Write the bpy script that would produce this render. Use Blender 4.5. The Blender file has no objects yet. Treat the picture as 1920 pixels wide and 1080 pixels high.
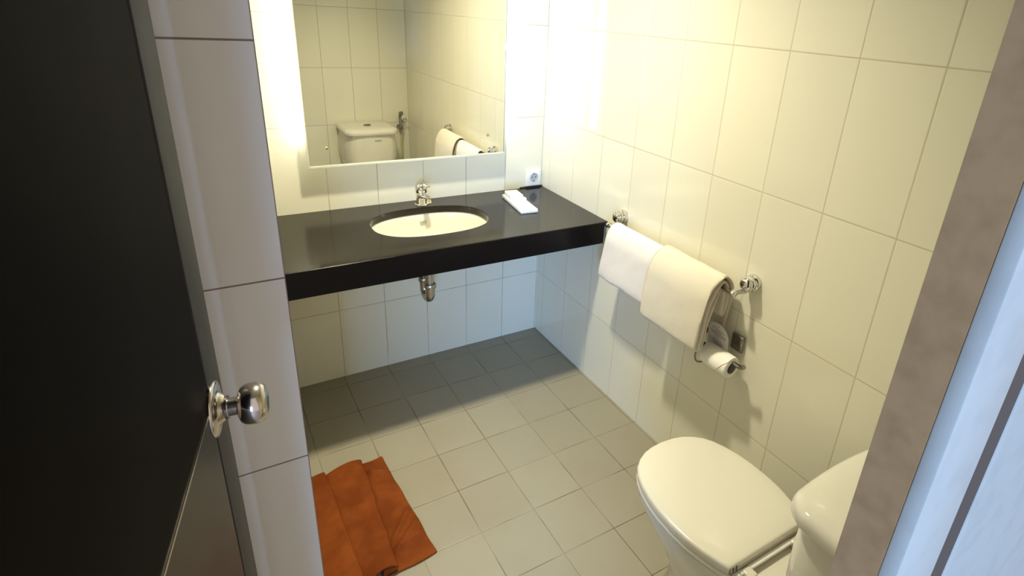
import bpy, bmesh, math, random
from mathutils import Vector, Matrix, noise
random.seed(7)
S = bpy.context.scene
COL = S.collection
V = Vector

# ------------------------------------------------------------------ camera
cam_d = bpy.data.cameras.new('camera')
cam = bpy.data.objects.new('camera', cam_d)
COL.objects.link(cam)
S.camera = cam
R = [V((0.84929631, -0.5245793, 0.05926489)),
     V((-0.14859587, -0.3452684, -0.92666553)),
     V((0.50657185, 0.7782071, -0.37118549))]
m = Matrix((R[0], -R[1], -R[2])).transposed().to_4x4()
m.translation = V((-1.39617987, -2.34488514, 1.60156706))
cam.matrix_world = m
cam_d.sensor_width = 36.0
cam_d.lens = 1078.1586 * 36.0 / 1920.0
cam_d.shift_x = (960 - 1050.842) / 1920.0
cam_d.shift_y = (452.598 - 540) / 1920.0
cam_d.clip_start = 0.01
cam_d.clip_end = 50

# ------------------------------------------------------------------ world, colour, large lights
S.view_settings.view_transform = 'Standard'
S.view_settings.look = 'None'
S.view_settings.gamma = 1.0
S.view_settings.use_curve_mapping = False
S.view_settings.exposure = 0.0
W = bpy.data.worlds.new('daylit_bedroom')
S.world = W
W.use_nodes = True
W.node_tree.nodes['Background'].inputs[0].default_value = (1.0, 0.885, 0.87, 1)
W.node_tree.nodes['Background'].inputs[1].default_value = 0.82

def area_light(name, loc, target, size, size_y, power, color, shape='RECTANGLE'):
    d = bpy.data.lights.new(name, 'AREA')
    d.shape = shape
    d.size = size
    d.size_y = size_y
    d.energy = power
    d.color = color
    o = bpy.data.objects.new(name, d)
    COL.objects.link(o)
    o.location = loc
    o.rotation_euler = (V(target) - V(loc)).to_track_quat('-Z', 'Y').to_euler()
    return o

# bedroom window daylight, behind and to the left of the doorway
area_light('window_daylight', (-2.72, -4.75, 1.25), (-0.9, -1.4, 0.6), 1.2, 1.5, 235, (0.30, 0.53, 1.0))
# recessed ceiling lamp in front of the vanity
LAMP = V((-0.75, -0.82, 2.385))
lampl = area_light('ceiling_lamp_light', LAMP, LAMP + V((0, 0, -1)), 0.13, 0.13, 19.5, (1.0, 0.925, 0.70), 'DISK')
lampl.data.spread = math.radians(119)

# ------------------------------------------------------------------ materials
def new_mat(name):
    mt = bpy.data.materials.new(name)
    mt.use_nodes = True
    nt = mt.node_tree
    return mt, nt, nt.nodes['Principled BSDF']

def sin(b, key, val):
    if key in b.inputs:
        b.inputs[key].default_value = val

def mat(name, col, rough=0.5, metal=0.0, spec=0.5, coat=0.0, emit=None, estr=0.0, sheen=0.0,
        noise_bump=None, noise_col=None, coat_rough=0.05):
    mt, nt, b = new_mat(name)
    b.inputs['Base Color'].default_value = (*col, 1)
    b.inputs['Roughness'].default_value = rough
    b.inputs['Metallic'].default_value = metal
    sin(b, 'Specular IOR Level', spec)
    sin(b, 'Coat Weight', coat)
    sin(b, 'Coat Roughness', coat_rough)
    sin(b, 'Sheen Weight', sheen)
    if emit:
        sin(b, 'Emission Color', (*emit, 1))
        sin(b, 'Emission Strength', estr)
    tc = nt.nodes.new('ShaderNodeTexCoord')
    if noise_bump:
        sc, st, dist = noise_bump
        n = nt.nodes.new('ShaderNodeTexNoise')
        n.inputs['Scale'].default_value = sc
        n.inputs['Detail'].default_value = 4
        nt.links.new(tc.outputs['Object'], n.inputs['Vector'])
        bp = nt.nodes.new('ShaderNodeBump')
        bp.inputs['Strength'].default_value = st
        bp.inputs['Distance'].default_value = dist
        nt.links.new(n.outputs['Fac'], bp.inputs['Height'])
        nt.links.new(bp.outputs['Normal'], b.inputs['Normal'])
    if noise_col:
        sc, c2, lo, hi = noise_col
        n = nt.nodes.new('ShaderNodeTexNoise')
        n.inputs['Scale'].default_value = sc
        n.inputs['Detail'].default_value = 5
        nt.links.new(tc.outputs['Object'], n.inputs['Vector'])
        mr = nt.nodes.new('ShaderNodeMapRange')
        mr.inputs['From Min'].default_value = lo
        mr.inputs['From Max'].default_value = hi
        nt.links.new(n.outputs['Fac'], mr.inputs['Value'])
        mx = nt.nodes.new('ShaderNodeMix')
        mx.data_type = 'RGBA'
        mx.inputs[6].default_value = (*col, 1)
        mx.inputs[7].default_value = (*c2, 1)
        nt.links.new(mr.outputs[0], mx.inputs[0])
        nt.links.new(mx.outputs[2], b.inputs['Base Color'])
    return mt

def tile_mat(name, axes, tile_col, grout_col, grout_w, rough, spec=0.5, bump=0.6, wave=0.15, dirt=None, var=0.02, gvar=0.0):
    """axes: two (axis index, offset, size); grid lines at offset + k*size in world metres"""
    mt, nt, b = new_mat(name)
    N, L = nt.nodes, nt.links
    geo = N.new('ShaderNodeNewGeometry')
    sep = N.new('ShaderNodeSeparateXYZ')
    L.new(geo.outputs['Position'], sep.inputs[0])
    dists, cells = [], []
    for ax, off, size in axes:
        a = N.new('ShaderNodeMath'); a.operation = 'SUBTRACT'
        L.new(sep.outputs[ax], a.inputs[0]); a.inputs[1].default_value = off
        p = N.new('ShaderNodeMath'); p.operation = 'PINGPONG'
        L.new(a.outputs[0], p.inputs[0]); p.inputs[1].default_value = size / 2
        dists.append(p)
        q = N.new('ShaderNodeMath'); q.operation = 'DIVIDE'
        L.new(a.outputs[0], q.inputs[0]); q.inputs[1].default_value = size
        fl = N.new('ShaderNodeMath'); fl.operation = 'FLOOR'
        L.new(q.outputs[0], fl.inputs[0])
        cells.append(fl)
    mn = N.new('ShaderNodeMath'); mn.operation = 'MINIMUM'
    L.new(dists[0].outputs[0], mn.inputs[0]); L.new(dists[1].outputs[0], mn.inputs[1])
    mr = N.new('ShaderNodeMapRange'); mr.interpolation_type = 'SMOOTHSTEP'
    mr.inputs['From Min'].default_value = grout_w * 0.35
    mr.inputs['From Max'].default_value = grout_w * 0.75
    L.new(mn.outputs[0], mr.inputs['Value'])
    # small shade difference from tile to tile
    cb = N.new('ShaderNodeCombineXYZ')
    L.new(cells[0].outputs[0], cb.inputs[0]); L.new(cells[1].outputs[0], cb.inputs[1])
    wn = N.new('ShaderNodeTexWhiteNoise'); wn.noise_dimensions = '3D'
    L.new(cb.outputs[0], wn.inputs['Vector'])
    hs = N.new('ShaderNodeHueSaturation')
    hs.inputs['Color'].default_value = (*tile_col, 1)
    mv = N.new('ShaderNodeMapRange')
    mv.inputs['To Min'].default_value = 1 - var; mv.inputs['To Max'].default_value = 1 + var
    L.new(wn.outputs['Value'], mv.inputs['Value'])
    L.new(mv.outputs[0], hs.inputs['Value'])
    tile_out = hs.outputs[0]
    if dirt:
        dcol, sc, lo, hi, amt = dirt
        dn = N.new('ShaderNodeTexNoise'); dn.inputs['Scale'].default_value = sc; dn.inputs['Detail'].default_value = 5
        L.new(geo.outputs['Position'], dn.inputs['Vector'])
        dm = N.new('ShaderNodeMapRange')
        dm.inputs['From Min'].default_value = lo; dm.inputs['From Max'].default_value = hi
        dm.inputs['To Max'].default_value = amt
        L.new(dn.outputs['Fac'], dm.inputs['Value'])
        dx = N.new('ShaderNodeMix'); dx.data_type = 'RGBA'
        L.new(dm.outputs[0], dx.inputs[0]); L.new(tile_out, dx.inputs[6]); dx.inputs[7].default_value = (*dcol, 1)
        tile_out = dx.outputs[2]
    gcol = N.new('ShaderNodeMix'); gcol.data_type = 'RGBA'
    gcol.inputs[6].default_value = (*grout_col, 1)
    gcol.inputs[7].default_value = (*tile_col, 1)
    gn = N.new('ShaderNodeTexNoise'); gn.inputs['Scale'].default_value = 6.0
    L.new(geo.outputs['Position'], gn.inputs['Vector'])
    gm = N.new('ShaderNodeMapRange'); gm.inputs['From Min'].default_value = 0.4; gm.inputs['From Max'].default_value = 0.65
    gm.inputs['To Max'].default_value = gvar
    L.new(gn.outputs['Fac'], gm.inputs['Value'])
    L.new(gm.outputs[0], gcol.inputs[0])
    mx = N.new('ShaderNodeMix'); mx.data_type = 'RGBA'
    L.new(mr.outputs[0], mx.inputs[0])
    L.new(gcol.outputs[2], mx.inputs[6]); L.new(tile_out, mx.inputs[7])
    L.new(mx.outputs[2], b.inputs['Base Color'])
    rr = N.new('ShaderNodeMapRange')
    rr.inputs['To Min'].default_value = 0.7; rr.inputs['To Max'].default_value = rough
    L.new(mr.outputs[0], rr.inputs['Value']); L.new(rr.outputs[0], b.inputs['Roughness'])
    sin(b, 'Specular IOR Level', spec)
    # pillowed tile edges and a faint waviness of the glaze
    me = N.new('ShaderNodeMapRange'); me.interpolation_type = 'SMOOTHERSTEP'
    me.inputs['From Min'].default_value = 0.0; me.inputs['From Max'].default_value = grout_w * 1.6
    L.new(mn.outputs[0], me.inputs['Value'])
    bp = N.new('ShaderNodeBump'); bp.inputs['Strength'].default_value = bump; bp.inputs['Distance'].default_value = 0.0015
    L.new(me.outputs[0], bp.inputs['Height'])
    wv = N.new('ShaderNodeTexNoise'); wv.inputs['Scale'].default_value = 5.0; wv.inputs['Detail'].default_value = 1.0
    L.new(geo.outputs['Position'], wv.inputs['Vector'])
    b2 = N.new('ShaderNodeBump'); b2.inputs['Strength'].default_value = wave; b2.inputs['Distance'].default_value = 0.004
    L.new(wv.outputs['Fac'], b2.inputs['Height'])
    L.new(bp.outputs[0], b2.inputs['Normal'])
    L.new(b2.outputs[0], b.inputs['Normal'])
    return mt

TILE = (0.81, 0.78, 0.63)
GROUT = (0.61, 0.555, 0.40)
ZR, HR = 1.5377, 0.4002
M = {}
M['tile_right'] = tile_mat('cream wall tile right', [(1, -0.0623, 0.2031), (2, ZR, HR)], TILE, GROUT, 0.0030, 0.10, bump=0.28)
M['tile_back'] = tile_mat('cream wall tile back', [(0, -0.2028, 0.197), (2, ZR, HR)], TILE, (0.40, 0.37, 0.29), 0.0028, 0.10, bump=0.3, gvar=0.5)
M['tile_front'] = tile_mat('cream wall tile front', [(0, 0.0, 0.2), (2, ZR, HR)], TILE, (0.48, 0.44, 0.32), 0.0030, 0.12, bump=0.3)
M['tile_part'] = tile_mat('cream wall tile partition', [(0, -1.303, 0.2), (2, 1.5327, HR)], (0.80, 0.765, 0.735), (0.26, 0.18, 0.15), 0.0030, 0.22, bump=0.3)
M['tile_side'] = tile_mat('cream wall tile side', [(1, -1.313, 0.2), (2, 1.5327, HR)], TILE, GROUT, 0.0030, 0.12)
M['floor'] = tile_mat('matt beige floor tile', [(0, -0.209, 0.1973), (1, -0.0736, 0.1989)], (0.335, 0.305, 0.225), (0.15, 0.105, 0.055), 0.0026, 0.42,
                      spec=0.35, bump=0.5, wave=0.1, dirt=((0.29, 0.235, 0.15), 3.2, 0.48, 0.72, 0.35), var=0.035, gvar=0.85)
M['ceiling'] = mat('white ceiling paint', (0.82, 0.80, 0.74), 0.8)
M['bedroom_floor'] = mat('bedroom floor', (0.35, 0.27, 0.2), 0.5)
M['granite'] = mat('polished black granite', (0.010, 0.007, 0.0045), 0.12, spec=0.42, noise_col=(220, (0.018, 0.014, 0.010), 0.5, 0.75))
M['granite_edge'] = mat('black granite apron', (0.004, 0.003, 0.004), 0.3, spec=0.2)
M['ceramic_basin'] = mat('cream glazed basin', (0.80, 0.77, 0.66), 0.09, spec=0.5)
M['ceramic'] = mat('cream glazed ceramic', (0.71, 0.68, 0.58), 0.09, spec=0.55)
M['ceramic_seat'] = mat('cream plastic seat', (0.71, 0.68, 0.575), 0.16, spec=0.5)
M['chrome'] = mat('chrome', (0.72, 0.70, 0.66), 0.08, metal=1.0)
M['satin'] = mat('satin nickel', (0.58, 0.53, 0.48), 0.17, metal=1.0)
M['dark_chrome'] = mat('tarnished chrome', (0.30, 0.29, 0.26), 0.22, metal=1.0)
M['trap'] = mat('dull chrome pipe', (0.50, 0.48, 0.42), 0.28, metal=1.0)
M['brass'] = mat('brass', (0.75, 0.60, 0.30), 0.18, metal=1.0)
M['mirror'] = mat('mirror silver', (0.95, 0.945, 0.87), 0.0, metal=1.0)
M['mirror_edge'] = mat('ground glass edge', (0.72, 0.74, 0.62), 0.25, spec=0.6)
M['mirror_side'] = mat('green glass edge', (0.20, 0.26, 0.19), 0.2, spec=0.6)
M['white_plastic'] = mat('white plastic', (0.86, 0.85, 0.80), 0.3)
M['grey_plastic'] = mat('grey plastic', (0.45, 0.47, 0.46), 0.35)
M['dark'] = mat('dark hole', (0.02, 0.02, 0.02), 0.5)
M['grime'] = mat('dark silicone', (0.05, 0.045, 0.05), 0.6)
M['towel'] = mat('white terry', (0.81, 0.76, 0.715), 0.95, spec=0.1, sheen=0.1, noise_bump=(700, 0.35, 0.003))
M['towel_cream'] = mat('cream white terry', (0.72, 0.66, 0.53), 0.95, spec=0.1, sheen=0.1, noise_bump=(700, 0.35, 0.003))
M['rust'] = mat('rust terry', (0.255, 0.066, 0.014), 0.95, spec=0.05, sheen=0.0, noise_bump=(900, 0.6, 0.003), noise_col=(14, (0.185, 0.044, 0.010), 0.36, 0.64))
M['paper'] = mat('toilet tissue', (0.88, 0.86, 0.80), 0.9, spec=0.1, noise_bump=(200, 0.25, 0.002))
M['cardboard'] = mat('grey cardboard', (0.30, 0.29, 0.28), 0.9)
M['card'] = mat('printed card', (0.62, 0.60, 0.58), 0.5)
M['ink'] = mat('grey ink', (0.22, 0.21, 0.205), 0.7)
M['logo'] = mat('faded logo grey', (0.38, 0.36, 0.30), 0.4)
M['door'] = mat('near black door lacquer', (0.0034, 0.0025, 0.0018), 0.6, spec=0.03)
M['door_lower'] = mat('near black door lacquer lower', (0.012, 0.010, 0.009), 0.30, spec=0.22)
M['door_reflection'] = mat('dark grey tile reflection', (0.050, 0.048, 0.050), 0.5, spec=0.12)  # reflection of the tile wall put into the colour
M['jamb'] = mat('brown grey jamb paint', (0.32, 0.19, 0.085), 0.7, spec=0.08, noise_bump=(60, 0.12, 0.002), noise_col=(60, (0.27, 0.16, 0.07), 0.42, 0.68))
M['casing'] = mat('pale blue grey casing paint', (0.35, 0.35, 0.30), 0.65, spec=0.1, noise_bump=(90, 0.1, 0.001), noise_col=(40, (0.325, 0.325, 0.28), 0.45, 0.7))
M['bedroom_wall'] = mat('pale bedroom paint', (0.31, 0.31, 0.265), 0.7, spec=0.1, noise_bump=(90, 0.1, 0.001), noise_col=(40, (0.285, 0.285, 0.245), 0.45, 0.7))
M['gap'] = mat('dark brown joint', (0.055, 0.040, 0.028), 0.8)
M['tube'] = mat('fluorescent tube glow', (1, 1, 1), 0.4, emit=(1.0, 0.995, 0.96), estr=29)
M['lamp_lens'] = mat('ceiling lamp lens', (1, 1, 1), 0.4, emit=(1.0, 0.9, 0.7), estr=20)
M['soap'] = mat('white soap wrapper', (0.90, 0.88, 0.84), 0.45)
M['hose'] = mat('yellowed hose', (0.62, 0.55, 0.30), 0.4)

# ------------------------------------------------------------------ object helpers
WLOC = {}
def empty(name, loc, label, cat, group=None):
    o = bpy.data.objects.new(name, None)
    COL.objects.link(o)
    o.location = loc
    o.empty_display_size = 0.05
    WLOC[o] = V(loc)
    o['label'] = label
    o['category'] = cat
    if group:
        o['group'] = group
    return o

def obj(name, bm, mt, parent=None, loc=(0, 0, 0), angle=40, label=None, cat=None, group=None, kind=None, smooth=True):
    """bm is in world metres; the object gets its origin at its parent's (or at loc)"""
    base = WLOC[parent] if parent is not None else V(loc)
    bmesh.ops.recalc_face_normals(bm, faces=bm.faces)
    bmesh.ops.translate(bm, verts=bm.verts, vec=-base)
    me = bpy.data.meshes.new(name)
    bm.to_mesh(me)
    bm.free()
    if smooth:
        me.polygons.foreach_set('use_smooth', [True] * len(me.polygons))
        me.set_sharp_from_angle(angle=math.radians(angle))
    for q in (mt if isinstance(mt, (list, tuple)) else [mt]):
        me.materials.append(q)
    o = bpy.data.objects.new(name, me)
    COL.objects.link(o)
    if parent is not None:
        o.parent = parent
    else:
        o.location = base
    WLOC[o] = base
    if label: o['label'] = label
    if cat: o['category'] = cat
    if group: o['group'] = group
    if kind: o['kind'] = kind
    return o

def NB():
    return bmesh.new()

def box(bm, x0, x1, y0, y1, z0, z1, bev=0.0, seg=3, mtx=None):
    r = bmesh.ops.create_cube(bm, size=1.0)
    vs = r['verts']
    for v in vs:
        v.co = V(((x0 + x1) / 2 + v.co.x * (x1 - x0), (y0 + y1) / 2 + v.co.y * (y1 - y0), (z0 + z1) / 2 + v.co.z * (z1 - z0)))
    if bev > 0:
        es = list({e for v in vs for e in v.link_edges})
        r = bmesh.ops.bevel(bm, geom=es, offset=bev, segments=seg, profile=0.5, affect='EDGES')
        vs = list({v for f in r['faces'] for v in f.verts} | {v for v in vs if v.is_valid})
    if mtx is not None:
        for v in vs:
            v.co = mtx @ v.co
    return vs

def loft(bm, rings, cap0=True, cap1=True, closed=True):
    vr = [[bm.verts.new(p) for p in r] for r in rings]
    n = len(rings[0])
    for a, b in zip(vr, vr[1:]):
        for i in range(n if closed else n - 1):
            j = (i + 1) % n
            bm.faces.new((a[i], a[j], b[j], b[i]))
    if cap0: bm.faces.new(list(reversed(vr[0])))
    if cap1: bm.faces.new(vr[-1])
    return vr

def loft_strip(bm, rings):
    """like loft, for ring outlines made by ribbon_outline: the ends are closed along the strip, so folds stay open"""
    vr = loft(bm, rings, False, False)
    m_ = len(rings[0])
    n_ = (m_ - 2) // 2
    for ring_ in (vr[0], vr[-1]):
        for i in range(n_ - 1):
            bm.faces.new((ring_[i], ring_[i + 1], ring_[2 * n_ - i - 1], ring_[2 * n_ - i]))
        bm.faces.new((ring_[n_ - 1], ring_[n_], ring_[n_ + 1]))
        bm.faces.new((ring_[2 * n_], ring_[2 * n_ + 1], ring_[0]))

def frame(ax):
    ax = V(ax).normalized()
    up = V((0, 0, 1)) if abs(ax.z) < 0.9 else V((1, 0, 0))
    u = ax.cross(up).normalized()
    return ax, u, ax.cross(u).normalized()

def lathe(bm, prof, origin, axis, seg=32):
    """prof: (radius, distance along axis)"""
    ax, u, w = frame(axis)
    o = V(origin)
    rings = []
    for r, t in prof:
        rings.append([o + ax * t + (u * math.cos(2 * math.pi * k / seg) + w * math.sin(2 * math.pi * k / seg)) * max(r, 1e-5) for k in range(seg)])
    loft(bm, rings, True, True)

def smooth_path(pts, it=3):
    pts = [V(p) for p in pts]
    for _ in range(it):
        q = [pts[0]]
        for a, b in zip(pts, pts[1:]):
            q += [a * 0.75 + b * 0.25, a * 0.25 + b * 0.75]
        q.append(pts[-1])
        pts = q
    return pts

def tube(bm, pts, r, seg=14, it=3):
    pts = smooth_path(pts, it) if it else [V(p) for p in pts]
    rings = []
    _, u, w = frame(pts[1] - pts[0])
    for i, p in enumerate(pts):
        t = (pts[min(i + 1, len(pts) - 1)] - pts[max(i - 1, 0)]).normalized()
        u = (u - t * u.dot(t)).normalized()
        w = t.cross(u)
        rr = r(i / (len(pts) - 1)) if callable(r) else r
        rings.append([p + (u * math.cos(2 * math.pi * k / seg) + w * math.sin(2 * math.pi * k / seg)) * rr for k in range(seg)])
    loft(bm, rings)

def ribbon_outline(path, th):
    """closed outline (2-D) of a strip of thickness th along a 2-D path, with rounded ends"""
    n = len(path)
    L, Rr = [], []
    for i, p in enumerate(path):
        a, b = path[max(i - 1, 0)], path[min(i + 1, n - 1)]
        d = (b - a)
        d = d / max(d.length, 1e-9)
        nn = V((-d.y, d.x))
        L.append(p + nn * th / 2)
        Rr.append(p - nn * th / 2)
    d1 = (path[-1] - path[-2]).normalized()
    d0 = (path[0] - path[1]).normalized()
    cap1 = [path[-1] + d1 * th * 0.45]
    cap0 = [path[0] + d0 * th * 0.45]
    return L + cap1 + list(reversed(Rr)) + cap0

def chaikin2(pts, it=3):
    pts = [V(p) for p in pts]
    for _ in range(it):
        q = [pts[0]]
        for a, b in zip(pts, pts[1:]):
            q += [a * 0.75 + b * 0.25, a * 0.25 + b * 0.75]
        q.append(pts[-1])
        pts = q
    return pts

def resample(pts, step):
    out = [pts[0]]
    acc = 0.0
    for a, b in zip(pts, pts[1:]):
        L = (b - a).length
        if L < 1e-9:
            continue
        t = step - acc
        while t <= L:
            out.append(a + (b - a) * (t / L))
            t += step
        acc = (acc + L) % step
    out.append(pts[-1])
    return out

# ------------------------------------------------------------------ the room
PX, PY = -1.303, -1.313            # free corner of the tiled partition
LY = -2.2                          # inner face of the entrance wall
JX = -1.04                         # right jamb of the doorway
HX = -1.62                         # left jamb
CEIL = 2.42

b = NB(); box(b, -2.6, 0.1, LY - 0.03, 0.1, -0.1, 0.0)
obj('floor', b, M['floor'], kind='structure', smooth=False)
b = NB(); box(b, -4.2, 1.2, -5.5, LY - 0.03, -0.12, -0.01)
obj('floor_bedroom', b, M['bedroom_floor'], kind='structure', smooth=False)
b = NB(); box(b, -2.6, 0.1, LY - 0.03, 0.1, CEIL, CEIL + 0.1)
obj('ceiling', b, M['ceiling'], kind='structure', smooth=False)
b = NB(); box(b, PX, 0.1, 0.0, 0.1, 0.0, CEIL)
obj('wall_back', b, M['tile_back'], kind='structure', smooth=False)
b = NB(); box(b, 0.0, 0.1, LY - 0.03, 0.0, 0.0, CEIL)
obj('wall_right', b, M['tile_right'], kind='structure', smooth=False)
b = NB()
box(b, JX + 0.012, 0.0, LY - 0.029, LY, 0.0, CEIL)
box(b, HX, JX + 0.012, LY - 0.029, LY, 2.06, CEIL)
box(b, -2.1, HX, LY - 0.029, LY, 0.0, CEIL)
obj('wall_front', b, M['tile_front'], kind='structure', smooth=False)
# partition block: the face towards the doorway, and its side that runs back to the vanity wall
b = NB()
box(b, -2.1, PX, PY, 0.1, 0.0, CEIL)
for f in b.faces:
    f.material_index = 0 if abs(f.normal.y) > 0.5 else 1
obj('wall_left', b, [M['tile_part'], M['tile_side']], kind='structure', smooth=False)
b = NB(); box(b, -2.2, -2.1, LY - 0.03, PY, 0.0, CEIL)
obj('wall_entrance', b, M['tile_side'], kind='structure', smooth=False)
# right jamb of the doorway: brown-grey liner, pale casing, nearly flush dark joint, outer wall
b = NB(); box(b, JX, JX + 0.012, LY - 0.029, LY + 0.001, 0.0, 2.06)
obj('trim_1', b, M['jamb'], kind='structure')
b = NB(); box(b, JX, -0.972, LY - 0.040, LY - 0.0291, 0.0, 2.13, 0.0012, 2)
obj('trim_2', b, M['casing'], kind='structure')
b = NB(); box(b, -0.972, -0.945, LY - 0.0392, LY - 0.029, 0.0, 2.13)
obj('trim_3', b, M['gap'], kind='structure', smooth=False)
b = NB(); box(b, -0.945, 0.3, LY - 0.041, LY - 0.029, 0.0, 2.6, 0.003, 3)
obj('wall_bedroom', b, M['bedroom_wall'], kind='structure')
b = NB(); box(b, HX - 0.3, HX, LY - 0.041, LY - 0.029, 0.0, 2.13, 0.003, 2); box(b, HX, JX, LY - 0.041, LY - 0.029, 2.06, 2.13, 0.002, 2)
obj('trim_4', b, M['casing'], kind='structure')

# ------------------------------------------------------------------ door (opened inwards)
TH = math.radians(11)
DD = V((math.sin(TH), math.cos(TH), 0))       # from hinge to leading edge
DN = V((math.cos(TH), -math.sin(TH), 0))      # face normal, towards the room
LEAD = V((-1.4206, -1.559, 0))
DW = 0.655
def dmat():
    # local x: along leaf from leading edge back to hinge, local y: out of the face, z up
    mm = Matrix.Identity(4)
    for i in range(3):
        mm[i][0] = -DD[i]
        mm[i][1] = DN[i]
        mm[i][2] = (0, 0, 1)[i]
    mm.translation = LEAD
    return mm
DM = dmat()
b = NB()
box(b, 0.075, DW, -0.04, -0.0005, 0.008, 1.1195, 0, mtx=DM)
box(b, 0.075, DW, -0.04, 0.0, 1.1195, 2.04, 0.0015, 2, mtx=DM)
hinge = LEAD - DD * DW
door = obj('door_1', b, M['door'], loc=(hinge.x, hinge.y, 0), kind='structure')
b = NB(); box(b, 0.075, DW, -0.0004, 0.0004, 0.010, 1.1175, 0, mtx=DM)
obj('lower_panel', b, M['door_lower'], door)
b = NB(); box(b, 0.074, DW, -0.0004, 0.0012, 1.1175, 1.1205, 0, mtx=DM)
obj('panel_trim', b, M['satin'], door, label='thin pale metal trim line across the door')
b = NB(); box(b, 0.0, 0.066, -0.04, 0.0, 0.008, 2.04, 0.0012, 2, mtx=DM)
obj('edge_reflection', b, M['door_reflection'], door, label='tile wall reflection painted as a dark grey strip along the free edge of the door')  # tile wall mirrored in the door, built as a grey strip
b = NB(); box(b, 0.066, 0.075, -0.04, -0.004, 0.008, 2.04, 0, mtx=DM)
obj('reflected_line', b, M['dark'], door)  # dark line of the same door reflection, built in as a dark recess
KP = DM @ V((0.060, 0.0, 1.106))
b = NB()
lathe(b, [(0, 0.014), (0.0118, 0.014), (0.0116, 0.027), (0.0165, 0.0285), (0.0225, 0.0315), (0.0255, 0.036), (0.0268, 0.042), (0.0268, 0.049), (0.0250, 0.055), (0.0215, 0.0595), (0.014, 0.062), (0, 0.063)], KP, DN, 40)
knob = obj('door_knob', b, M['satin'], door, angle=50, label='round satin metal door knob')
b = NB()
lathe(b, [(0, 0.0), (0.0355, 0.0), (0.036, 0.002), (0.0350, 0.004), (0.030, 0.0052), (0.0215, 0.0062), (0.0195, 0.0085), (0.0165, 0.0125), (0.0150, 0.0135), (0.0150, 0.0165), (0, 0.0165)], KP, DN, 40)
obj('knob_rosette', b, M['satin'], knob, angle=50)

# ------------------------------------------------------------------ vanity counter
VZ, VD = 0.80, 0.556
BC, BA, BB = V((-0.661, -0.262)), 0.232, 0.160      # basin opening: centre, half axes
def superell(a, bb, n, seg=72, p=2.45):
    out = []
    for k in range(seg):
        t = 2 * math.pi * k / seg
        c, s = math.cos(t), math.sin(t)
        out.append((a * math.copysign(abs(c) ** (2 / p), c), bb * math.copysign(abs(s) ** (2 / p), s)))
    return out
counter = empty('vanity_counter', (-0.65, -0.28, 0.70), 'polished black stone vanity counter with an oval basin opening, fixed between the walls', 'counter')
b = NB()
hole = [V((BC.x + x, BC.y + y)) for x, y in superell(BA, BB, 2.3)]
n = len(hole)
X0, X1, Y0, Y1 = PX, -0.0005, -VD + 0.004, -0.0005
outer = []
for h in hole:      # the outer rectangle point in the same direction from the basin centre
    d = (h - BC)
    ts = []
    if d.x > 1e-9: ts.append((X1 - BC.x) / d.x)
    if d.x < -1e-9: ts.append((X0 - BC.x) / d.x)
    if d.y > 1e-9: ts.append((Y1 - BC.y) / d.y)
    if d.y < -1e-9: ts.append((Y0 - BC.y) / d.y)
    outer.append(BC + d * min(ts))
for cx, cy in ((X0, Y0), (X0, Y1), (X1, Y0), (X1, Y1)):   # snap nearest to the corners
    k = min(range(n), key=lambda i: (outer[i] - V((cx, cy))).length)
    outer[k] = V((cx, cy))
ST = 0.020
def ring(pts, z):
    return [V((p.x, p.y, z)) for p in pts]
hin = [BC + (h - BC) * 1.004 for h in hole]
loft(b, [ring(outer, VZ - ST), ring(outer, VZ - 0.0015), ring([BC + (o - BC) * 0.9985 for o in outer], VZ), ring([BC + (h - BC) * 1.012 for h in hole], VZ), ring(hole, VZ - 0.002), ring(hole, VZ - ST - 0.008), ring(hin, VZ - ST - 0.008), ring(hin, VZ - ST), ring(outer, VZ - ST)], False, False)
bmesh.ops.remove_doubles(b, verts=b.verts, dist=1e-6)
obj('countertop', b, M['granite'], counter, angle=25)
b = NB()
pr = [(-VD, 0.706), (-VD + 0.024, 0.706), (-VD + 0.024, VZ - ST), (-VD + 0.004, VZ - ST), (-VD + 0.004, VZ - 0.0005), (-VD, VZ - 0.0015)]
loft(b, [[V((xx, y, z)) for y, z in pr] for xx in (PX, -0.018)])
obj('apron', b, M['granite_edge'], counter)
b = NB(); box(b, -0.125, -0.0008, -0.007, -0.0004, VZ, VZ + 0.006, 0.002, 2)
obj('sealant', b, M['grime'], counter, label='dark stained sealant at the wall')

# basin under the counter
basin = empty('washbasin', (BC.x, BC.y, VZ - 0.18), 'oval cream ceramic basin set below the black counter', 'basin')
b = NB()
prof = [(1.10, -0.028), (1.03, -0.0285), (1.005, -0.034), (0.985, -0.05), (0.95, -0.08), (0.88, -0.115), (0.74, -0.145), (0.50, -0.160), (0.22, -0.166), (0.085, -0.168)]
rings = []
for s, z in prof:
    rings.append([V((BC.x + x * s, BC.y + y * s, VZ + z)) for x, y in superell(BA, BB, 2.3)])
outr = []
for s, z in reversed(prof[1:]):
    outr.append([V((BC.x + x * (s + 0.05), BC.y + y * (s + 0.05), VZ + z - 0.012)) for x, y in superell(BA, BB, 2.3)])
loft(b, rings + outr, False, False)
obj('bowl', b, M['ceramic_basin'], basin, angle=60)
b = NB(); lathe(b, [(0, -0.012), (0.024, -0.012), (0.026, 0.0), (0.022, 0.002), (0.015, -0.001), (0, -0.001)], (BC.x, BC.y, VZ - 0.1665), (0, 0, 1), 28)
obj('drain', b, M['chrome'], basin)
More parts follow.
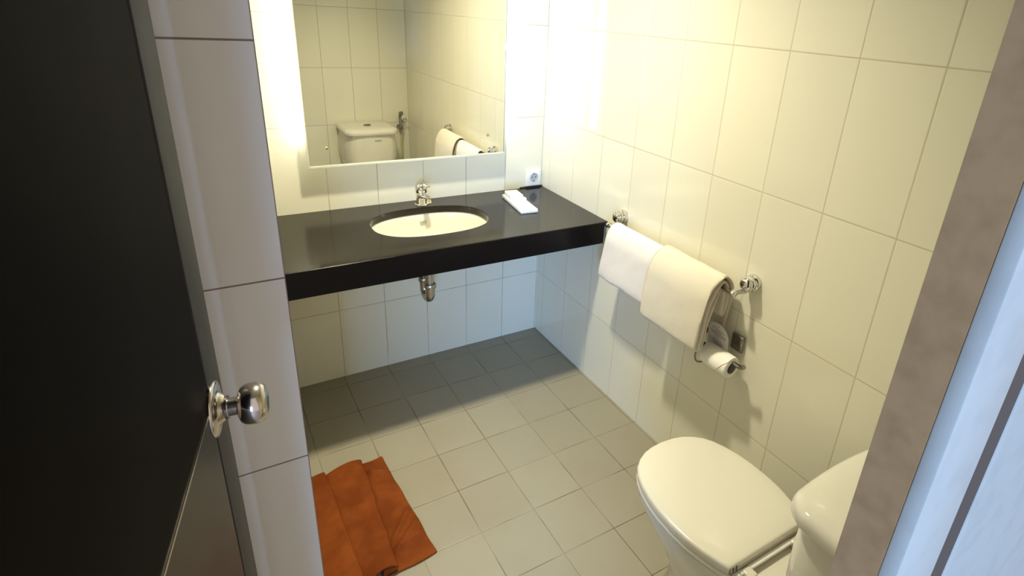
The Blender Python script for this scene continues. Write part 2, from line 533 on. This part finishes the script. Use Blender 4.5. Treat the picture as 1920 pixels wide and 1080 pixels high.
# small faded maker's mark on the rear inside wall
b = NB()
mk = V((BC.x + 0.018, BC.y + BB * 0.945, VZ - 0.062))
for dx0, dx1, dz0, dz1 in ((-0.013, 0.013, 0.003, 0.0042), (-0.013, 0.013, -0.0042, -0.003), (-0.013, -0.0118, -0.004, 0.004), (0.0118, 0.013, -0.004, 0.004), (-0.008, 0.008, -0.0006, 0.0006)):
    box(b, mk.x + dx0, mk.x + dx1, mk.y - 0.006, mk.y - 0.002, mk.z + dz0, mk.z + dz1)
obj('maker_mark', b, M['logo'], basin, smooth=False)

# ------------------------------------------------------------------ faucet
FX, FY = -0.632, -0.066
fau = empty('basin_faucet', (FX, FY, VZ), 'short chrome single lever basin faucet behind the oval basin', 'faucet')
b = NB(); lathe(b, [(0, 0), (0.027, 0), (0.027, 0.004), (0.0235, 0.007), (0.0225, 0.03), (0.0225, 0.052), (0.0215, 0.055), (0, 0.055)], (FX, FY, VZ), (0, 0, 1), 32)
obj('body', b, M['chrome'], fau)
b = NB()
tube(b, [(FX, FY - 0.012, VZ + 0.038), (FX, FY - 0.05, VZ + 0.050), (FX, FY - 0.088, VZ + 0.055), (FX, FY - 0.100, VZ + 0.054)], lambda t: 0.0125 - 0.003 * t, 18)
sp = obj('spout', b, M['chrome'], fau, angle=60)
b = NB(); lathe(b, [(0, 0), (0.0115, 0), (0.0125, 0.004), (0.0125, 0.018), (0.010, 0.019), (0, 0.019)], (FX, FY - 0.094, VZ + 0.038), (0, 0, 1), 24)
obj('aerator', b, M['chrome'], sp)
b = NB(); lathe(b, [(0, 0.055), (0.022, 0.055), (0.0245, 0.058), (0.0245, 0.072), (0.0235, 0.084), (0.019, 0.093), (0.010, 0.097), (0, 0.098)], (FX, FY, VZ), (0, 0, 1), 32)
hd = obj('lever_cap', b, M['chrome'], fau, angle=60)
b = NB()     # open loop lever
loop = [(FX - 0.016, FY - 0.016, VZ + 0.080), (FX - 0.019, FY - 0.045, VZ + 0.091), (FX - 0.012, FY - 0.070, VZ + 0.100), (FX, FY - 0.076, VZ + 0.102), (FX + 0.012, FY - 0.070, VZ + 0.100), (FX + 0.019, FY - 0.045, VZ + 0.091), (FX + 0.016, FY - 0.016, VZ + 0.080)]
tube(b, loop, 0.0042, 12)
obj('lever', b, M['chrome'], fau, angle=60)

# ------------------------------------------------------------------ drain trap under the basin
TX, TY = -0.672, -0.262
trap = empty('drain_trap', (TX, TY, 0.44), 'chrome U-bend drain pipe hanging below the black counter', 'pipe')
b = NB(); tube(b, [(TX, TY, 0.618), (TX, TY, 0.50)], 0.0165, 20, 0)
obj('tailpiece', b, M['trap'], trap)
b = NB()
pts = [(TX, TY, 0.512)]
for k in range(0, 13):
    a = math.pi * k / 12
    pts.append((TX, TY + 0.036 - 0.036 * math.cos(a), 0.478 - 0.036 * math.sin(a)))
pts.append((TX, TY + 0.072, 0.512))
tube(b, pts, 0.0195, 22, 1)
obj('bend', b, M['trap'], trap, angle=60)
for yy in (TY, TY + 0.072):
    b = NB(); lathe(b, [(0, -0.010), (0.0235, -0.010), (0.0255, -0.006), (0.0255, 0.005), (0.022, 0.010), (0, 0.010)], (TX, yy, 0.512), (0, 0, 1), 24)
    obj('slip_nut', b, M['trap'], trap)
b = NB(); tube(b, [(TX, TY + 0.072, 0.51), (TX, TY + 0.072, 0.575), (TX, TY + 0.100, 0.585), (TX, -0.002, 0.585)], 0.0155, 18, 3)
obj('wall_pipe', b, M['trap'], trap, angle=60)
b = NB(); lathe(b, [(0, 0.0005), (0.034, 0.0005), (0.034, 0.004), (0.018, 0.010), (0, 0.010)], (TX, 0, 0.585), (0, -1, 0), 28)
obj('wall_flange', b, M['trap'], trap)
val = empty('angle_valve', (-0.585, -0.0, 0.53), 'small dark water stop valve on the wall just right of the drain pipe', 'valve')
b = NB(); lathe(b, [(0, 0.0005), (0.024, 0.0005), (0.022, 0.005), (0.011, 0.007), (0.011, 0.055), (0, 0.055)], (-0.585, 0, 0.545), (0, -1, 0), 22)
obj('valve_body', b, M['dark_chrome'], val)
b = NB(); box(b, -0.603, -0.567, -0.078, -0.055, 0.535, 0.555, 0.005, 3)
obj('valve_handle', b, M['dark_chrome'], val)
b = NB(); tube(b, [(-0.585, -0.045, 0.55), (-0.588, -0.045, 0.62), (-0.60, -0.055, 0.70), (-0.61, -0.060, 0.76)], 0.0055, 10)
obj('supply_hose', b, M['trap'], val, angle=60)
b = NB(); tube(b, [(-0.86, -0.012, 0.575), (-0.80, -0.03, 0.562), (-0.74, -0.045, 0.562), (-0.715, -0.05, 0.60), (-0.70, -0.05, 0.70), (-0.69, -0.05, 0.765)], 0.006, 10)
obj('water_hose', b, M['trap'], loc=(-0.75, -0.04, 0.56), angle=60, label='thin supply hose running left of the drain pipe under the counter', cat='hose')

# ------------------------------------------------------------------ mirror
MX0, MX1, MZ0, MZ1, MYF = -1.062, -0.247, 0.993, 1.93, -0.070
mir = empty('wall_mirror', ((MX0 + MX1) / 2, MYF, MZ0), 'large frameless backlit mirror standing off the tiled wall above the counter', 'mirror')
b = NB(); box(b, MX0 + 0.002, MX1 - 0.003, MYF, MYF + 0.006, MZ0 + 0.011, MZ1)
obj('mirror_glass', b, M['mirror'], mir, smooth=False)
b = NB(); box(b, MX0 + 0.002, MX1, MYF - 0.001, MYF + 0.006, MZ0, MZ0 + 0.011, 0.0015, 2)
obj('bottom_edge', b, M['mirror_edge'], mir)
b = NB(); box(b, MX1 - 0.003, MX1, MYF - 0.0005, MYF + 0.006, MZ0 + 0.011, MZ1)
obj('side_edge', b, M['mirror_side'], mir, label='dark green glass edge', smooth=False)
b = NB(); box(b, MX0, MX0 + 0.002, MYF - 0.0005, MYF + 0.006, MZ0, MZ1)
obj('side_edge', b, M['mirror_edge'], mir, smooth=False)
for bx, bz in ((-0.993, 1.071), (-0.327, 1.083)):
    b = NB(); lathe(b, [(0, -0.001), (0.0062, -0.001), (0.0066, 0.002), (0.0055, 0.005), (0.003, 0.0068), (0, 0.007)], (bx, MYF, bz), (0, -1, 0), 20)
    obj('bolt', b, M['brass'], mir, label='brass fixing bolt')
    b = NB(); tube(b, [(bx, MYF + 0.006, bz), (bx, -0.0005, bz)], 0.005, 12, 0)
    obj('spacer', b, M['trap'], mir)
b = NB(); box(b, MX1 - 0.009, MX1 - 0.001, MYF - 0.003, MYF + 0.0, 1.437, 1.462, 0.001, 2)
obj('edge_piece', b, M['white_plastic'], mir, label='small white piece at the right edge of the mirror')  # small white block at the mirror's right edge
for i, (tx, z0, z1) in enumerate(((-1.030, 1.06, 1.90), (-0.262, 1.06, 1.90))):
    t = empty('fluorescent_tube', (tx, -0.035, z0), ('upright fluorescent tube glowing behind the left edge of the mirror', 'upright fluorescent tube glowing behind the right edge of the mirror')[i], 'lamp', 'tubes behind the mirror')
    b = NB(); tube(b, [(tx, -0.042, z0 + 0.02), (tx, -0.042, z1)], 0.008, 14, 0)
    obj('glass_tube', b, M['tube'], t)
    b = NB(); box(b, tx - 0.012, tx + 0.012, -0.030, -0.001, z0, z1, 0.002, 1); box(b, tx - 0.007, tx + 0.007, -0.050, -0.028, z0 + 0.004, z0 + 0.02, 0.002, 1)
    obj('batten', b, M['white_plastic'], t)

# ceiling lamp
lamp = empty('ceiling_lamp', (LAMP.x, LAMP.y, CEIL), 'round recessed ceiling lamp above the vanity', 'lamp')
b = NB(); lathe(b, [(0.075, -0.0005), (0.095, -0.0005), (0.093, 0.012), (0.080, 0.016), (0.075, 0.010)], (LAMP.x, LAMP.y, CEIL), (0, 0, -1), 40)
obj('trim_ring', b, M['white_plastic'], lamp)
b = NB(); lathe(b, [(0, 0.002), (0.0745, 0.002), (0.0745, 0.008), (0, 0.008)], (LAMP.x, LAMP.y, CEIL), (0, 0, -1), 40)
obj('lens', b, M['lamp_lens'], lamp)

# ------------------------------------------------------------------ wall socket
sock = empty('wall_socket', (-0.054, 0, 0.848), 'square white wall socket with round insert in the corner above the counter', 'socket')
b = NB(); box(b, -0.095, -0.013, -0.012, -0.0005, 0.808, 0.888, 0.004, 3)
obj('cover_plate', b, M['white_plastic'], sock)
b = NB()
lathe(b, [(0.0215, 0.0), (0.0215, 0.0135), (0.020, 0.0145), (0.0185, 0.0135), (0.0180, 0.012), (0, 0.012)], (-0.054, -0.001, 0.852), (0, -1, 0), 32)
ins = obj('socket_insert', b, M['grey_plastic'], sock)
for dx in (-0.0085, 0.0085):
    b = NB(); lathe(b, [(0, 0), (0.003, 0), (0.003, 0.0008), (0, 0.0008)], (-0.054 + dx, -0.0128, 0.852), (0, -1, 0), 14)
    obj('pin_hole', b, M['dark'], ins)
for dz in (-0.0155, 0.0155):
    b = NB(); box(b, -0.057, -0.051, -0.0158, -0.012, 0.852 + dz - 0.003, 0.852 + dz + 0.003, 0.0008, 1)
    obj('earth_clip', b, M['dark_chrome'], ins)

# ------------------------------------------------------------------ soap set on the counter
tc, ta = V((-0.243, -0.224, VZ)), math.radians(-6.5)
TM = Matrix.Translation(tc) @ Matrix.Rotation(ta, 4, 'Z')
b = NB(); box(b, -0.0385, 0.0385, -0.118, 0.118, 0.0005, 0.016, 0.0022, 2, mtx=TM)
obj('soap_tray', b, M['soap'], loc=tc, label='long white amenity tray lying on the black counter right of the basin', cat='tray')
b = NB(); box(b, -0.031, 0.029, 0.026, 0.110, 0.0165, 0.036, 0.004, 3, mtx=TM)
obj('soap_box', b, M['soap'], loc=TM @ V((0, 0.07, 0.0165)), label='white rectangular wrapped soap on the back end of the tray', cat='soap')
b = NB(); lathe(b, [(0, 0.0165), (0.022, 0.0165), (0.0245, 0.020), (0.0245, 0.029), (0.022, 0.0325), (0, 0.0325)], TM @ V((0.006, -0.002, 0)), (0, 0, 1), 32)
obj('round_soap', b, M['soap'], loc=TM @ V((0.006, -0.002, 0.0165)), label='small round white wrapped soap on the middle of the tray', cat='soap')

# ------------------------------------------------------------------ towel rail
RZ = 0.852
BX, BZ = -0.072, 0.828
rail = empty('towel_rail', (0, -0.98, RZ), 'chrome towel rail on the right wall under the two folded towels', 'towel rail')
for yy in (-0.655, -1.316):
    b = NB()
    lathe(b, [(0, 0.0005), (0.0265, 0.0005), (0.0275, 0.006), (0.0265, 0.013), (0.0215, 0.0155), (0.0205, 0.018), (0.0235, 0.0205), (0.0245, 0.025), (0.0235, 0.0295), (0.0200, 0.031), (0.0195, 0.033), (0.0215, 0.035), (0.0220, 0.040), (0.0200, 0.0440), (0.010, 0.0475), (0, 0.048)], (0, yy, RZ + 0.006), (-1, 0, 0), 32)
    mt_ = obj('wall_mount', b, M['chrome'], rail, angle=45)
    b = NB()
    sg = 1 if yy < -1 else -1
    tube(b, [(-0.022, yy, RZ - 0.008), (-0.030, yy + sg * 0.004, RZ - 0.022), (-0.050, yy + sg * 0.012, BZ + 0.002), (BX, yy + sg * 0.024, BZ)], 0.0085, 14)
    obj('arm', b, M['chrome'], mt_, angle=60)
b = NB()
lathe(b, [(0, -0.006), (0.0095, -0.005), (0.0115, 0.0), (0.0115, 0.010), (0.0092, 0.013), (0.0088, 0.655 - 0.013), (0.0115, 0.655 - 0.010), (0.0115, 0.655), (0.0095, 0.66), (0, 0.661)], (BX, -1.306, BZ), (0, 1, 0), 22)
obj('rail_bar', b, M['chrome'], rail)

def make_towel(name, y0, y1, path, th, mt, label, seed, flare=0.0, bow=0.0, shift=0.0):
    """folded towel: a thick strip of cloth (x, z path) hung over the rail, swept along y"""
    root = empty(name, (BX, (y0 + y1) / 2, path_top(path)), label, 'towel', 'white towels on the rail')
    p2 = resample(chaikin2(path, 4), 0.006)
    out = ribbon_outline(p2, th)
    b = NB()
    ny = 44
    rings = []
    ztop = max(p.y for p in p2)
    for j in range(ny + 1):
        t = j / ny
        e = min(t, 1 - t) * (y0 - y1 if y0 > y1 else y1 - y0)
        # cloth rolls in slightly at the selvedge
        rnd = max(0.0, 1 - e / 0.010)
        sc = 1 - 0.42 * rnd * rnd
        y = y0 + (y1 - y0) * t
        rg = []
        nC = len(p2)
        outl = ribbon_outline(p2, th * sc) if rnd > 0 else out
        for q in outl:
            hang = max(0.0, (ztop - q.y)) / 0.28
            nz = noise.noise(V((q.x * 9 + seed, y * 7, q.y * 5)))
            n2 = noise.noise(V((q.x * 24 + seed, y * 26, q.y * 18 + 5)))
            n3 = noise.noise(V((y * 9 + seed * 3, 2.1, 0.3)))
            dx = nz * 0.006 * hang + n2 * 0.0013 - bow * hang * math.sin(math.pi * t)
            dz = n3 * 0.010 * hang + n2 * 0.0012
            dy = flare * hang * (0.5 - t) + shift * hang + 0.006 * noise.noise(V((seed, q.x * 30, q.y * 9)))
            rg.append(V((q.x + dx, y + dy, q.y + dz)))
        rings.append(rg)
    loft_strip(b, rings)
    o = obj('folded_cloth', b, mt, root, angle=80)
    return root

def path_top(p):
    return max(q[1] for q in p)

# (x, z) paths, from the end tucked behind, over the rail, to the fold at the front and back up inside
pathA = [(-0.052, 0.72), (-0.054, 0.80), (-0.072, 0.8440), (-0.090, 0.80), (-0.088, 0.70), (-0.092, 0.642), (-0.102, 0.622), (-0.115, 0.634), (-0.110, 0.73), (-0.109, 0.818), (-0.072, 0.8655), (-0.034, 0.820), (-0.026, 0.74), (-0.023, 0.66)]
pathB = [(-0.111, 0.622), (-0.105, 0.69), (-0.092, 0.800), (-0.072, 0.8430), (-0.053, 0.800), (-0.050, 0.735), (-0.042, 0.715), (-0.034, 0.735), (-0.036, 0.806), (-0.072, 0.8615), (-0.109, 0.806), (-0.119, 0.69), (-0.123, 0.625), (-0.130, 0.604), (-0.141, 0.618), (-0.137, 0.72), (-0.128, 0.822), (-0.072, 0.881), (-0.020, 0.822), (-0.015, 0.74), (-0.016, 0.668)]
make_towel('hand_towel', -0.700, -0.976, pathA, 0.0085, M['towel'], 'smaller white folded towel on the rail, next to the counter', 3.1, flare=0.022, shift=0.032, bow=0.004)
make_towel('bath_towel', -0.985, -1.264, pathB, 0.0082, M['towel_cream'], 'thicker cream white folded towel on the rail, above the toilet roll', 8.4, flare=0.0, shift=0.020, bow=0.006)

# ------------------------------------------------------------------ toilet paper holder, roll, card
HY, HZ, RXc = -1.285, 0.590, -0.064
hold = empty('paper_holder', (0, HY, 0.60), 'chrome toilet paper holder on the right wall below the bath towel', 'paper holder')
b = NB(); box(b, -0.014, -0.0006, -1.330, -1.280, 0.606, 0.666, 0.0065, 4)
obj('back_plate', b, M['dark_chrome'], hold, label='dark reflective back plate')
b = NB(); tube(b, [(-0.010, -1.190, 0.628), (-0.046, -1.190, 0.626), (RXc, -1.193, HZ + 0.016), (RXc, -1.195, HZ + 0.008), (RXc, -1.230, HZ + 0.008), (RXc, -1.36, HZ + 0.008), (RXc, -1.378, HZ + 0.010), (RXc, -1.388, HZ + 0.020)], 0.0075, 14, 2)
obj('arm', b, M['dark_chrome'], hold, angle=60)
b = NB(); box(b, -0.016, -0.0006, -1.203, -1.177, 0.610, 0.646, 0.005, 3)
obj('arm_socket', b, M['dark_chrome'], hold)
b = NB(); tube(b, [(RXc, -1.207, HZ + 0.012), (-0.098, -1.221, HZ + 0.006), (-0.108, -1.224, 0.566), (-0.094, -1.224, 0.540), (-0.066, -1.224, 0.533)], 0.003, 10)
obj('wire_guard', b, M['dark_chrome'], hold, angle=60)
roll = empty('toilet_roll', (RXc, -1.335, HZ), 'nearly used toilet roll hanging on the chrome holder', 'toilet roll')
b = NB()
R1, R0 = 0.036, 0.0205
CZ = HZ - R0 + 0.0085 + 0.0
lathe(b, [(R0, 0.0), (R1 - 0.003, 0.0), (R1, 0.003), (R1, 0.107), (R1 - 0.003, 0.110), (R0, 0.110), (R0, 0.0)], (RXc, -1.345, CZ), (0, 1, 0), 44)
bmesh.ops.delete(b, geom=[f for f in b.faces if len(f.verts) > 4], context='FACES')
obj('paper', b, M['paper'], roll)
b = NB(); lathe(b, [(R0, 0.0005), (R0 - 0.0012, 0.0005), (R0 - 0.0012, 0.1095), (R0, 0.1095)], (RXc, -1.345, CZ), (0, 1, 0), 36)
bmesh.ops.delete(b, geom=[f for f in b.faces if len(f.verts) > 4], context='FACES')
obj('cardboard_core', b, M['cardboard'], roll)
b = NB()    # loose pointed end lying on the roll
rings = []
for j in range(15):
    a = math.radians(115 - 13 * j)
    frac = j / 14
    ys = (-1.344 + 0.055 * max(0, (frac - 0.35) / 0.65), -1.236 - 0.050 * max(0, (frac - 0.35) / 0.65))
    rr = R1 + 0.0012
    px, pz = RXc - rr * math.cos(math.pi - a) * 1.0, CZ + rr * math.sin(math.pi - a)
    px = RXc + rr * math.cos(math.radians(65 + 13 * j)); pz = CZ + rr * math.sin(math.radians(65 + 13 * j))
    rings.append([V((px, ys[0], pz)), V((px, ys[1], pz)), V((px + 0.0008 * math.cos(math.radians(65 + 13 * j)), ys[1], pz + 0.0008 * math.sin(math.radians(65 + 13 * j)))), V((px + 0.0008 * math.cos(math.radians(65 + 13 * j)), ys[0], pz + 0.0008 * math.sin(math.radians(65 + 13 * j))))])
loft(b, rings)
obj('folded_end', b, M['paper'], roll, label='pointed folded end of the paper')

# arched notice card leaning in the holder
CM = Matrix.Translation(V((-0.036, -1.252, 0.560))) @ Matrix.Rotation(math.radians(3), 4, 'X') @ Matrix.Rotation(math.radians(-8), 4, 'Y') @ Matrix.Rotation(math.radians(-4), 4, 'Z')
card = empty('notice_card', CM.translation, 'grey arched notice card with small print, tucked behind the toilet roll', 'card')
b = NB()
out = [(-0.047, 0.0), (0.047, 0.0), (0.047, 0.098)]
for k in range(1, 12):
    a = math.pi * k / 12
    out.append((0.047 * math.cos(a), 0.098 + 0.036 * math.sin(a)))
out.append((-0.047, 0.098))
loft(b, [[CM @ V((0, y, z)) for y, z in out], [CM @ V((-0.0015, y, z)) for y, z in out]])
obj('card_sheet', b, M['card'], card)
b = NB()
rows = [(0.122, 0.004), (0.109, 0.058), (0.1025, 0.030), (0.096, 0.070), (0.0895, 0.066), (0.083, 0.026), (0.071, 0.036), (0.0645, 0.060), (0.058, 0.050), (0.0515, 0.030), (0.045, 0.038), (0.0385, 0.024)]
for rz, wd in rows:
    y = -wd / 2
    while y < wd / 2:
        w_ = random.uniform(0.005, 0.013)
        y2 = min(y + w_, wd / 2)
        hh = 0.0009 if rz != 0.096 else 0.0014
        box(b, -0.0021, -0.0014, y, y2, rz - hh, rz + hh, mtx=CM)
        y = y2 + 0.0014
obj('small_print', b, M['ink'], card, smooth=False)

# ------------------------------------------------------------------ toilet
TXc = -0.355
toi = empty('toilet', (TXc, -1.75, 0), 'cream ceramic two-piece toilet with closed lid against the right wall', 'toilet')
HW = [(-1.367, 0.0), (-1.370, 0.040), (-1.378, 0.072), (-1.393, 0.102), (-1.413, 0.127), (-1.440, 0.146), (-1.474, 0.160), (-1.515, 0.171), (-1.56, 0.177), (-1.61, 0.1785), (-1.66, 0.175), (-1.71, 0.164), (-1.75, 0.151), (-1.772, 0.142)]
def egg(scale=1.0, dy=0.0, rear=None, sx=None, yc=-1.58):
    sx = scale if sx is None else sx
    right = [(TXc + h * sx, yc + (y - yc) * scale + dy) for y, h in HW]
    left = [(TXc - h * sx, yc + (y - yc) * scale + dy) for y, h in HW[1:]]
    pts = right + list(reversed(left))
    return pts
def eggr(z, **k):
    return [V((x, y, z)) for x, y in egg(**k)]
b = NB()
loft(b, [eggr(0.3985, scale=0.975), eggr(0.399, scale=0.993), eggr(0.404, scale=1.0), eggr(0.416, scale=1.0), eggr(0.4200, scale=0.994), eggr(0.4222, scale=0.982), eggr(0.4236, scale=0.96), eggr(0.4262, scale=0.80), eggr(0.4275, scale=0.5), eggr(0.428, scale=0.1)])
obj('toilet_lid', b, M['ceramic_seat'], toi, angle=50)
b = NB()
loft(b, [eggr(0.380, scale=0.97), eggr(0.382, scale=0.99), eggr(0.386, scale=1.0), eggr(0.394, scale=1.0), eggr(0.3975, scale=0.985)])
obj('toilet_seat', b, M['ceramic_seat'], toi, angle=50)
b = NB()
loft(b, [eggr(0.0, scale=0.72, sx=0.62, dy=-0.075), eggr(0.02, scale=0.71, sx=0.60, dy=-0.075), eggr(0.05, scale=0.69, sx=0.56, dy=-0.075), eggr(0.15, scale=0.69, sx=0.55, dy=-0.072), eggr(0.22, scale=0.76, sx=0.66, dy=-0.052), eggr(0.29, scale=0.88, sx=0.83, dy=-0.022), eggr(0.34, scale=0.955, sx=0.93, dy=-0.006), eggr(0.368, scale=0.985, sx=0.975), eggr(0.376, scale=0.98, sx=0.97), eggr(0.3785, scale=0.955, sx=0.95)])
obj('bowl', b, M['ceramic'], toi, angle=50)
b = NB()   # rear deck carrying the cistern
box(b, TXc - 0.135, TXc + 0.135, -2.13, -1.72, 0.315, 0.378, 0.012, 4)
box(b, TXc - 0.10, TXc + 0.10, -2.12, -1.72, 0.0, 0.33, 0.02, 4)
obj('rear_deck', b, M['ceramic'], toi)
for s in (-1, 1):
    b = NB()
    box(b, TXc + s * 0.088 - 0.014, TXc + s * 0.088 + 0.014, -1.806, -1.775, 0.379, 0.400, 0.005, 3)
    obj('hinge_block', b, M['ceramic_seat'], toi)
b = NB()
box(b, TXc - 0.128, TXc + 0.128, -1.787, -1.7745, 0.389, 0.398, 0.003, 2)
obj('hinge_bar', b, M['white_plastic'], toi)
b = NB()
for k in range(3):
    box(b, TXc - 0.139 + k * 0.011, TXc - 0.1325 + k * 0.011, -1.7765, -1.770, 0.3995, 0.416, 0.001, 1)
obj('hinge_slots', b, M['dark_chrome'], toi, label='grey slots at the rear edge of the lid')

def dplan(hw, yf, yb, rad, bulge, z, seg=10):
    """cistern plan: flat back, bulged front with round corners"""
    pts = [V((TXc + hw, yb, z))]
    # right side to front-right corner
    for k in range(seg + 1):
        a = math.pi / 2 * k / seg
        pts.append(V((TXc + hw - rad + rad * math.cos(a), yf - rad + rad * math.sin(a), z)))
    for k in range(1, 8):
        x = hw - rad - 2 * (hw - rad) * k / 8
        pts.append(V((TXc + x, yf + bulge * (1 - (x / (hw - rad)) ** 2), z)))
    for k in range(seg + 1):
        a = math.pi / 2 + math.pi / 2 * k / seg
        pts.append(V((TXc - hw + rad + rad * math.cos(a), yf - rad + rad * math.sin(a), z)))
    pts.append(V((TXc - hw, yb, z)))
    return pts
TB = LY + 0.012
b = NB()
loft(b, [dplan(0.120, -1.93, TB, 0.07, 0.004, 0.379), dplan(0.140, -1.915, TB, 0.075, 0.006, 0.40), dplan(0.168, -1.895, TB, 0.08, 0.008, 0.47), dplan(0.181, -1.886, TB, 0.085, 0.008, 0.55), dplan(0.180, -1.884, TB, 0.085, 0.008, 0.635), dplan(0.172, -1.886, TB, 0.08, 0.008, 0.695), dplan(0.171, -1.887, TB, 0.08, 0.008, 0.714)])
obj('cistern', b, M['ceramic'], toi, angle=50)
b = NB()
loft(b, [dplan(0.170, -1.885, TB - 0.002, 0.060, 0.006, 0.7145), dplan(0.182, -1.873, TB - 0.002, 0.063, 0.006, 0.7155), dplan(0.1855, -1.869, TB - 0.002, 0.066, 0.006, 0.722), dplan(0.1855, -1.869, TB - 0.002, 0.066, 0.006, 0.736), dplan(0.182, -1.873, TB - 0.002, 0.063, 0.006, 0.746), dplan(0.172, -1.884, TB - 0.002, 0.056, 0.006, 0.7525), dplan(0.13, -1.93, TB - 0.002, 0.06, 0.008, 0.756)])
tl = obj('cistern_lid', b, M['ceramic'], toi, angle=50)
b = NB(); lathe(b, [(0, 0), (0.026, 0), (0.026, 0.004), (0.022, 0.006), (0, 0.006)], (TXc, -2.04, 0.7555), (0, 0, 1), 28)
box(b, TXc - 0.020, TXc - 0.002, -2.052, -2.028, 0.7610, 0.7645, 0.0015, 2)
box(b, TXc + 0.002, TXc + 0.020, -2.052, -2.028, 0.7610, 0.7655, 0.0015, 2)
obj('flush_button', b, M['dark_chrome'], tl)
b = NB()   # faded mark, seen in the mirror
x = TXc + 0.050
for w_ in (0.007, 0.006, 0.008, 0.006, 0.007):
    box(b, x - w_, x, -1.884, -1.8752, 0.672, 0.681, 0.0)
    x -= w_ + 0.0025
obj('maker_mark', b, M['logo'], toi, smooth=False)

# hand sprayer on the entrance wall, seen in the mirror
spx = -0.078
spr = empty('hand_sprayer', (spx, LY, 0.70), 'chrome hand bidet sprayer in a wall holder beside the cistern, seen in the mirror', 'sprayer')
b = NB(); lathe(b, [(0, 0.0005), (0.018, 0.0005), (0.018, 0.012), (0.013, 0.02), (0.013, 0.045), (0, 0.045)], (spx, LY, 0.705), (0, 1, 0), 22)
box(b, spx - 0.016, spx + 0.016, LY + 0.035, LY + 0.06, 0.69, 0.722, 0.004, 3)
obj('wall_holder', b, M['dark_chrome'], spr)
b = NB(); tube(b, [(spx, LY + 0.048, 0.66), (spx, LY + 0.048, 0.72), (spx - 0.004, LY + 0.050, 0.79), (spx - 0.006, LY + 0.07, 0.812)], lambda t: 0.009 + 0.004 * t, 14)
hdl = obj('spray_handle', b, M['trap'], spr, angle=60)
b = NB(); lathe(b, [(0, 0), (0.013, 0.0), (0.016, 0.012), (0.016, 0.02), (0, 0.021)], (spx - 0.006, LY + 0.062, 0.815), (0.3, 0.9, 0.1), 20)
obj('spray_head', b, M['dark_chrome'], hdl)
b = NB(); tube(b, [(spx + 0.010, LY + 0.055, 0.745), (spx + 0.022, LY + 0.065, 0.775), (spx + 0.036, LY + 0.068, 0.780), (spx + 0.040, LY + 0.066, 0.760)], 0.005, 10)
obj('trigger', b, M['trap'], hdl, angle=60)
b = NB(); tube(b, [(spx, LY + 0.048, 0.665), (spx, LY + 0.045, 0.55), (spx + 0.003, LY + 0.04, 0.40), (spx - 0.01, LY + 0.06, 0.22), (spx - 0.03, LY + 0.05, 0.17), (spx - 0.045, LY + 0.03, 0.22), (spx - 0.04, LY + 0.03, 0.27)], 0.006, 12)
obj('spray_hose', b, M['hose'], spr, angle=60)

# ------------------------------------------------------------------ rust coloured bath mat lying in pleats
MMx = Matrix.Translation(V((-0.975, -0.83, 0.0))) @ Matrix.Rotation(math.radians(4.0), 4, 'Z')
mpath = [(0.0, 0.0040), (-0.05, 0.0045), (-0.13, 0.005), (-0.185, 0.006), (-0.196, 0.012), (-0.180, 0.0185), (-0.135, 0.0205), (-0.124, 0.0250), (-0.140, 0.0300), (-0.20, 0.0250), (-0.27, 0.0130), (-0.330, 0.013), (-0.342, 0.018), (-0.325, 0.024), (-0.270, 0.026), (-0.258, 0.0305), (-0.275, 0.0350), (-0.33, 0.0270), (-0.39, 0.0075), (-0.44, 0.0055)]
p2 = resample(chaikin2(mpath, 3), 0.004)
outl = ribbon_outline(p2, 0.0065)
b = NB()
rings = []
nY = 110
for j in range(nY + 1):
    t = j / nY
    y = 0.245 - 0.49 * t
    rg = []
    for q in outl:
        s = -q.x / 0.44
        lift = 0.0
        # wrinkles across the right-hand panel and a raised mouth at the near end of the middle pleat
        if q.x > -0.125:
            w0 = min(1.0, max(0.0, (0.125 + q.x) / 0.03)) * min(1.0, max(0.0, -q.x / 0.02))
            lift += 1.5 * w0 * (0.010 * math.exp(-((y - 0.150 + q.x * 0.35) / 0.017) ** 2) + 0.0075 * math.exp(-((y + 0.03 - q.x * 0.9) / 0.016) ** 2) + 0.007 * math.exp(-((y + 0.095 - q.x * 0.7) / 0.014) ** 2) + 0.005 * math.exp(-((y + 0.14 - q.x * 0.3) / 0.012) ** 2))
        elif -0.26 < q.x < -0.125 and q.y > 0.019:
            mid = math.sin(math.pi * (-0.125 - q.x) / 0.135)
            lift += mid * (0.020 * max(0, (t - 0.72) / 0.28) ** 1.5 + 0.004 * math.exp(-((y + 0.05 + (q.x + 0.19) * 1.2) / 0.02) ** 2))
            lift += mid * 0.009 * max(0, (0.18 - t) / 0.18)
        lift += max(0.0, noise.noise(V((q.x * 16, y * 13, 1.7)))) * 0.0045 * min(1, s * 6)
        z = max(0.0008, q.y + lift)
        ex = 0.012 * noise.noise(V((y * 5, s * 2.0, 0.4))) * min(1.0, s * 4) + 0.004 * noise.noise(V((y * 14, 3.3, s * 3)))
        skew = (0.055 * (1 - t)) * min(1.0, s / 0.28) + 0.035 * t * min(1.0, max(0.0, s - 0.28) / 0.30)
        yy = y + (0.016 * noise.noise(V((q.x * 7, 0.7, 4.0)))) * (abs(y) / 0.245)
        rg.append(MMx @ V((q.x + ex + skew, yy, z)))
    rings.append(rg)
loft_strip(b, rings)
obj('bath_mat', b, M['rust'], loc=(-1.15, -0.83, 0), angle=80, label='rust brown terry bath mat lying in loose pleats on the floor', cat='bath mat')
